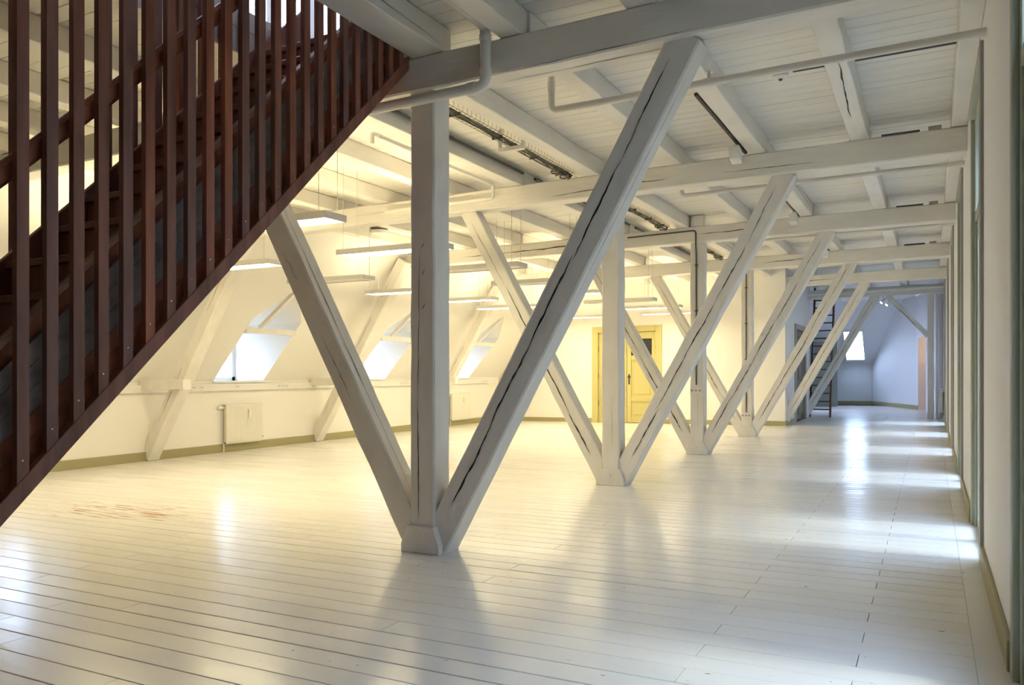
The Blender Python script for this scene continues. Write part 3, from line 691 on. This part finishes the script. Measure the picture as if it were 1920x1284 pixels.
# ------------------------------------------------------------------ ladder stair
LADW = mat('ladder_wood', (0.13, 0.045, 0.028), 0.45); LADT = mat('ladder_tread_wood', (0.05, 0.028, 0.022), 0.5)
ld = empty('ladder', (-2.72, 23.9, 0)); tag(ld, 'steep red-brown ladder stair beyond the last brace', 'ladder')
f0y, f1y, zt = 23.6, 24.75, 3.7
for x in (-2.985, -2.46):
    m = MB(); m.timber((x, f0y, 0), (x, f1y, zt), .045, .15, (1,0,0), 6, .001, .004); m.build('stile', LADW if x > -2.7 else LADT, ld)
for i in range(1, 16):
    z = i*.222; yy = f0y+(f1y-f0y)*z/zt
    m = MB(); m.cbox(-2.965, -2.48, yy-.075, yy+.075, z-.03, z, .003); m.build('tread', LADT, ld)

# ------------------------------------------------------------------ radiators
def radiator(name, label, y0, y1, x, z0=.13, z1=.80, sgn=1, group=None):
    r = empty(name, (x, (y0+y1)/2, 0)); tag(r, label, 'radiator', group)
    m = MB(); n = int((y1-y0)/.035)*2; xf = x+sgn*.10; pts = []
    for i in range(n+1):
        yy = y0+(y1-y0)*i/n; pts.append((xf+sgn*(.006 if i % 2 else 0), yy))
    m.prism([(px, py, z0+.02) for px, py in pts]+[(x+sgn*.085, y1, z0+.02), (x+sgn*.085, y0, z0+.02)], (0, 0, z1-z0-.04))
    m.build('ribbed_panel', ENAMEL, r)
    m = MB(); m.cbox(x+sgn*.0 if sgn > 0 else x-.1, x+sgn*.1 if sgn > 0 else x, y0, y1, z1-.022, z1); m.build('top_grille', ENAMEL, r)
    m = MB(); m.cbox(min(x+sgn*.03, x+sgn*.085), max(x+sgn*.03, x+sgn*.085), y0+.01, y1-.01, z0, z1-.03); m.build('back_panel', ENAMEL, r)
    m = MB(); m.tube([(x+sgn*.05, y0, z1-.05), (x+sgn*.05, y0-.05, z1-.05)], .014, 8); m.tube([(x+sgn*.05, y0-.05, z1-.05), (x+sgn*.05, y0-.13, z1-.05)], [.028, .026], 10); m.build('valve', PLASTIC, r)
    for yy, zz in ((y0+.02, z0), (y1+.015, z0+.06)):
        m = MB(); m.tube([(x+sgn*.06, yy-.015, zz+.02), (x+sgn*.06, yy+.03, zz+.02)], .014, 8); m.build('end_cap', BLACK, r)
    m = MB(); m.cbox(min(xf+sgn*.006, xf+sgn*.03), max(xf+sgn*.006, xf+sgn*.03), (y0+y1)/2+.07, (y0+y1)/2+.11, z1-.24, z1-.10); m.build('heat_meter', PLASTIC, r)
    for yy in (y0+.2, y1-.2):
        m = MB(); m.box(min(x, x+sgn*.04), max(x, x+sgn*.04), yy-.02, yy+.02, z0+.1, z1-.1); m.build('bracket', ENAMEL, r)
    m = MB(); m.tube([(x+sgn*.06, y0-.02, z0+.02), (x+sgn*.06, y0-.02, 0)], .009, 6); m.build('feed_pipe', ENAMEL, r)
radiator('radiator', 'cream ribbed radiator under the dormer nearest the stair', 9.68, 10.5, XL, group='radiators under the dormers')
radiator('radiator', 'cream ribbed radiator under the furthest dormer', 16.85, 17.75, XL, group='radiators under the dormers')
radiator('radiator', 'white radiator on the right wall at the far end of the corridor', 22.95, 23.9, XR, .15, .78, -1)

# ------------------------------------------------------------------ cable trunking along the eaves wall
t = empty('cable_trunking', (XL, 12.0, 1.1)); tag(t, 'white cable trunking with sockets along the eaves wall', 'trunking')
m = MB(); m.cbox(XL, XL+.06, 5.0, YE-.6, 1.035, 1.155); m.build('channel', PLASTIC, t)
for yy in (9.05, 9.2, 9.97, 10.95, 11.05, 11.15, 13.0, 14.75, 14.87, 15.0, 17.2, 18.4, 18.52, 18.64):
    m = MB(); m.cbox(XL+.06, XL+.068, yy-.04, yy+.04, 1.055, 1.135); s_ = m.build('socket', PLASTIC, t)
    m = MB(); m.tube([(XL+.0675, yy-.012, 1.1), (XL+.0695, yy-.012, 1.1)], .008, 6); m.tube([(XL+.0675, yy+.012, 1.095), (XL+.0695, yy+.012, 1.095)], .008, 6); m.build('socket_hole', DGREY, s_)

# ------------------------------------------------------------------ pipes
def elbow(p, q, r_, n=6):                                 # corner p -> via corner -> q handled by caller
    pass
def pipe_path(pts, rad=.07, n=5):
    out = [Vector(pts[0])]
    for i in range(1, len(pts)-1):
        a, b, c = Vector(pts[i-1]), Vector(pts[i]), Vector(pts[i+1])
        d0 = (a-b).normalized(); d1 = (c-b).normalized(); p0 = b+d0*rad; p1 = b+d1*rad
        for j in range(n+1):
            t_ = j/n; out.append((p0*(1-t_)+b*t_)*(1-t_)+(b*(1-t_)+p1*t_)*t_)
    out.append(Vector(pts[-1])); return out
def pipe(label, pts, r, collars=(), rad=.07, heads=(), group=None):
    e = empty('pipe', pts[0]); tag(e, label, 'pipe', group)
    m = MB(); m.tube(pipe_path(pts, rad), r, 14); m.build('pipe_run', PIPE, e, smooth=True)
    for a, b in collars:
        m = MB(); m.tube([a, b], r*1.16, 14); m.build('collar', PIPE, e, smooth=True)
    for (x, y_, z) in heads:
        m = MB(); m.tube([(x, y_, z), (x, y_, z+.05)], .013, 8); m.tube([(x, y_, z+.05), (x, y_, z+.057)], .028, 10); m.build('sprinkler_head', CHROME, e)
    return e
pipe('fat white waste pipe dropping past the nearest tie beam and running left', [(-2.61, 2.2, 3.56), (-2.61, 4.60, 3.56), (-2.61, 4.60, 3.165), (-4.3, 4.60, 3.155)], .036,
     [((-2.61, 4.60, 3.50), (-2.61, 4.60, 3.46)), ((-2.61, 4.60, 3.27), (-2.61, 4.60, 3.22)), ((-2.68, 4.60, 3.165), (-2.74, 4.60, 3.165))], .06)
pipe('white sprinkler pipe crossing just behind the nearest tie beam', [(-2.60, 5.62, 3.68), (-2.60, 5.62, 3.29), (XR-.0, 5.62, 3.30)], .026,
     [((-2.60, 5.62, 3.44), (-2.60, 5.62, 3.52)), ((-1.42, 5.62, 3.295), (-1.35, 5.62, 3.295))], .05, [(-1.38, 5.62, 3.31)])
pipe('white sprinkler pipe crossing behind the second tie beam', [(-2.55, 9.1, 3.68), (-2.55, 9.1, 3.30), (XR, 9.1, 3.31)], .024, [((-2.55, 9.1, 3.42), (-2.55, 9.1, 3.48))], .05, [(-1.4, 9.1, 3.32)])
pipe('white sprinkler pipe crossing behind the third tie beam', [(-2.5, 12.85, 3.68), (-2.5, 12.85, 3.31), (XR, 12.85, 3.32)], .024, [((-2.5, 12.85, 3.42), (-2.5, 12.85, 3.48))], .05)
pipe('white sprinkler pipe crossing behind the fourth tie beam', [(-2.5, 16.6, 3.68), (-2.5, 16.6, 3.31), (XR, 16.6, 3.32)], .024, [((-2.5, 16.6, 3.42), (-2.5, 16.6, 3.48))], .05)
pipe('white pipe along the joists of the big room ending in a sprinkler drop', [(-4.62, 6.0, 3.42), (-4.62, 6.0, 3.52), (-4.62, 8.33, 3.52), (-4.62, 8.33, 3.36), (-6.2, 8.33, 3.36)], .022,
     [((-4.62, 6.08, 3.52), (-4.62, 6.14, 3.52)), ((-4.70, 8.33, 3.36), (-4.76, 8.33, 3.36))], .045)
pipe('pair of white service pipes under the far tie beam', [(-2.95, 23.1, 3.36), (-2.2, 23.1, 3.36), (-.9, 23.1, 3.38), (XR, 23.1, 3.40)], .04, [((-1.0, 23.1, 3.38), (-.9, 23.1, 3.38))], .05)
pipe('thin heating pipe running up beside the far corridor post', [(.2, 24.05, 0), (.2, 24.05, 3.67)], .02)

# ------------------------------------------------------------------ cable trays and conduits
def tray(label, x, y0, y1, z):
    e = empty('cable_tray', (x, (y0+y1)/2, z)); tag(e, label, 'cable tray', 'wire cable trays above the posts')
    m = MB(); w, h = .075, .07
    yy = y0
    while yy < y1:
        m.tube([(x-w, yy, z+h), (x-w, yy, z), (x+w, yy, z), (x+w, yy, z+h)], .0025, 4); yy += .075
    for px, pz in ((x-w, z+h), (x-w, z), (x, z), (x+w, z), (x+w, z+h)): m.tube([(px, y0, pz), (px, y1, pz)], .003, 4)
    m.build('wire_basket', WIRE, e)
    for i in range(7):
        pts = []; ph = random.uniform(0, 6); off = random.uniform(-.045, .045); n = 24
        for j in range(n+1):
            t_ = j/n; pts.append((x+off+.018*math.sin(ph+7*t_), y0+(y1-y0)*t_, z-.012-.012*abs(math.sin(ph+11*t_))+random.uniform(0, .008)))
        m = MB(); m.tube(pts, random.choice([.004, .005, .007]), 6); m.build('cable', CABLE, e)
    for j in range(5):
        yy = y0+.25+(y1-y0-.4)*j/4+random.uniform(-.1, .1); m = MB(); m.box(x-.055, x+.055, yy, yy+.012, z-.03, z+.002); m.build('cable_tie', DGREY, e)
    m = MB(); pts = []
    for j in range(40):
        t_ = j/39; pts.append((x+.055*math.sin(22*t_), y1-.45+.42*t_, z-.03-.03*abs(math.sin(17*t_)))); 
    m.tube(pts, .009, 6); m.build('cable_coil', CABLE, e)
tray('wire cable tray with dark cables in the first bay behind the nearest post', -3.66, 4.95, 8.38, 3.53)
tray('wire cable tray with dark cables in the bay behind the second post', -3.66, 8.72, 12.12, 3.53)
tray('wire cable tray with dark cables in the bay behind the third post', -3.66, 12.45, 15.85, 3.53)
def rod(name, label, cat, pts, r, mt, group=None, n=8):
    e = MB(); e.tube(pts, r, n); o0 = Vector(pts[0]); o0.z += SAG*o0.x
    return tag(e.build(name, mt, None, org=o0), label, cat, group)
for i, (a, b) in enumerate(((4.95, 8.4), (8.72, 12.15), (12.45, 15.9))):
    rod('conduit', 'dark steel conduit on the joist left of the tray, %s bay' % ('first', 'second', 'third')[i], 'conduit', [(-4.255, a, 3.625), (-4.255, b, 3.625)], .018, DGREY, 'dark conduits along the joists')
m = MB(); m.box(-3.8, -3.52, 6.95, 7.0, 3.46, 3.5); m.box(-3.8, -3.78, 6.95, 7.0, 3.5, ZC); m.box(-3.54, -3.52, 6.95, 7.0, 3.5, ZC)
tag(m.build('tray_hanger', PLASTIC, None, org=(-3.66, 6.97, 3.46+SAG*-3.66)), 'pale metal hanger under the first cable tray', 'hanger')

# ------------------------------------------------------------------ conduits and sockets on the posts
for yf, lab in ((TY[2], 'third'), (TY[3], 'fourth')):
    e = empty('post_conduit', (PXC, yf, .9)); tag(e, 'grey conduit with a triple socket on the %s post' % lab, 'conduit')
    yy = yf+.018; x = PXC-.005
    zs = 1.03 if lab == 'third' else .46
    m = MB()
    if lab == 'third': m.tube(pipe_path([(x-1.1, yf-.012, 3.425), (x, yf-.012, 3.44), (x, yf-.012, 3.2), (x, yy, 3.1), (x, yy, zs+.04)], .05), .011, 8)
    else: m.tube([(x, yy, 3.26), (x, yy, zs+.02)], .011, 8)
    m.build('conduit_run', DGREY, e, smooth=True)
    for z in (2.9, 2.2, 1.5):
        m = MB(); m.box(x-.025, x+.025, yy-.006, yy+.012, z, z+.02); m.build('clip', DGREY, e)
    m = MB(); m.cbox(PXC-.10, PXC+.09, yf-.005, yf+.03, zs-.09, zs+.0); b_ = m.build('socket_box', PLASTIC, e)
    for i in range(3):
        cx = PXC-.065+i*.06; m = MB(); m.tube([(cx, yf-.004, zs-.045), (cx, yf-.008, zs-.045)], .02, 10); m.build('socket', GREYF, b_)

# ------------------------------------------------------------------ small ceiling fittings
def boxthing(name, label, cat, dims, mt, group=None, ch=.004):
    x0, x1, y0, y1, z0, z1 = dims; m = MB(); m.cbox(*dims, ch)
    return tag(m.build(name, mt, None, org=((x0+x1)/2, (y0+y1)/2, z0+SAG*(x0+x1)/2)), label, cat, group)
boxthing('lighting_track', 'black ceiling track next to the right wall in the first bay', 'track', (-.52, .24, 6.70, 6.735, 3.655, 3.679), BLACK)
boxthing('lighting_track', 'short black ceiling track beside the smoke detector', 'track', (-.98, -.70, 6.70, 6.735, 3.655, 3.679), BLACK)
m = MB(); c0 = (-1.08, 6.76); m.tube([(c0[0], c0[1], 3.679), (c0[0], c0[1], 3.645), (c0[0], c0[1], 3.63)], [.062, .062, .035], 14)
sd = m.build('smoke_detector', PLASTIC, None, True, org=(c0[0], c0[1], 3.679+SAG*c0[0])); tag(sd, 'small white smoke detector on the ceiling boards', 'smoke detector')
m = MB(); m.tube([(c0[0], c0[1], 3.631), (c0[0], c0[1], 3.618)], [.02, .012], 10); m.build('sensor', DGREY, sd)
for i, yf in enumerate((TY[1], TY[2], TY[3])):
    lab = ('second', 'third', 'fourth')[i]
    e = empty('spot_lamp', (-1.70, yf-.4, 3.47)); tag(e, 'white box spot lamp on a dark rail by the %s tie beam' % lab, 'spot lamp', 'box spot lamps in the corridor')
    m = MB(); m.box(-1.70, -1.672, yf-2.0, yf-.02, 3.50, 3.525); m.build('rail', BLACK, e)
    m = MB(); m.prism([(-1.76, yf-.46, 3.36), (-1.66, yf-.46, 3.36), (-1.66, yf-.46, 3.48), (-1.76, yf-.46, 3.48)], (0, .13, -.03)); h = m.build('head', PLASTIC, e); bevel(h, .004)
    m = MB(); m.box(-1.72, -1.68, yf-.42, yf-.36, 3.45, 3.51); m.build('arm', PLASTIC, e)
    boxthing('packer_block', 'grey packing block on the %s tie beam near the right wall' % lab, 'block', (-.02, .09, yf+.01, yf+.1, ZT, ZT+.04), GREYF)
    boxthing('gap_shade_plate', 'dark flat plate standing for a shaded gap on the %s tie beam near the right wall' % lab, 'plate', (-.42, -.09, yf+.01, yf+.1, ZT, ZT+.022), DGREY)  # dark plate painted in for the shade of a gap over the beam
e = empty('spot_lamp', (-1.36, 4.4, 3.47)); tag(e, 'white box spot lamp in front of the nearest tie beam at the top edge', 'spot lamp', 'box spot lamps in the corridor')
m = MB(); m.box(-1.42, -1.392, 2.6, 4.62, 3.50, 3.525); m.build('rail', BLACK, e)
m = MB(); m.cbox(-1.46, -1.30, 4.30, 4.52, 3.44, 3.54); m.build('head', PLASTIC, e)
m = MB(); m.box(-1.40, -1.37, 4.35, 4.45, 3.53, 3.675); m.build('arm', PLASTIC, e)
boxthing('packing_block', 'pale timber packing block on the third tie beam above its post', 'block', (-3.275, -3.08, TY[2]+.01, TY[2]+.12, ZT, ZC-.005), T_PAINT, None, .006)
m = MB(); c0 = (-8.02, 10.6); m.tube([(c0[0], c0[1], 3.679), (c0[0], c0[1], 3.66)], .12, 20); m.tube([(c0[0], c0[1], 3.64), (c0[0], c0[1], 3.585), (c0[0], c0[1], 3.575)], [.165, .165, .14], 28)
o = m.build('ceiling_speaker', PLASTIC, None, True, org=(c0[0], c0[1], 3.679+SAG*c0[0])); tag(o, 'round drum fitting on the ceiling beyond the second beam', 'ceiling fitting')
m = MB(); m.tube([(c0[0], c0[1], 3.662), (c0[0], c0[1], 3.64)], .15, 24); m.build('shadow_gap_ring', BLACK, o)
for i, (x, yy) in enumerate(((-1.75, 24.6), (-1.25, 26.2), (-1.15, 27.2))):
    e = empty('spotlight', (x, yy, 3.3)); tag(e, 'small lit spotlight at the far corridor end, %s of three' % ('nearest', 'middle', 'furthest')[i], 'spotlight', 'far corridor spotlights')
    m = MB(); m.tube([(x, yy, 3.68), (x, yy, 3.38)], .012, 6); m.build('stem', CHROME, e)
    m = MB(); m.tube([(x+.06, yy, 3.39), (x-.05, yy-.06, 3.29)], .05, 12); hd = m.build('head', PLASTIC, e)
    m = MB(); m.tube([(x-.0505, yy-.0605, 3.2895), (x-.054, yy-.063, 3.286)], .043, 12); m.build('lens', SPOTLIT, hd)
boxthing('fire_call_point', 'tiny red call point on the corridor wall by the ladder', 'call point', (-2.999, -2.96, 23.45, 23.55, 1.25, 1.35), RED)
boxthing('service_cupboard', 'tall grey service cupboard on the right wall beyond the far post', 'cupboard', (.12, .298, 24.2, 25.4, 0, 3.3), T_PAINT)
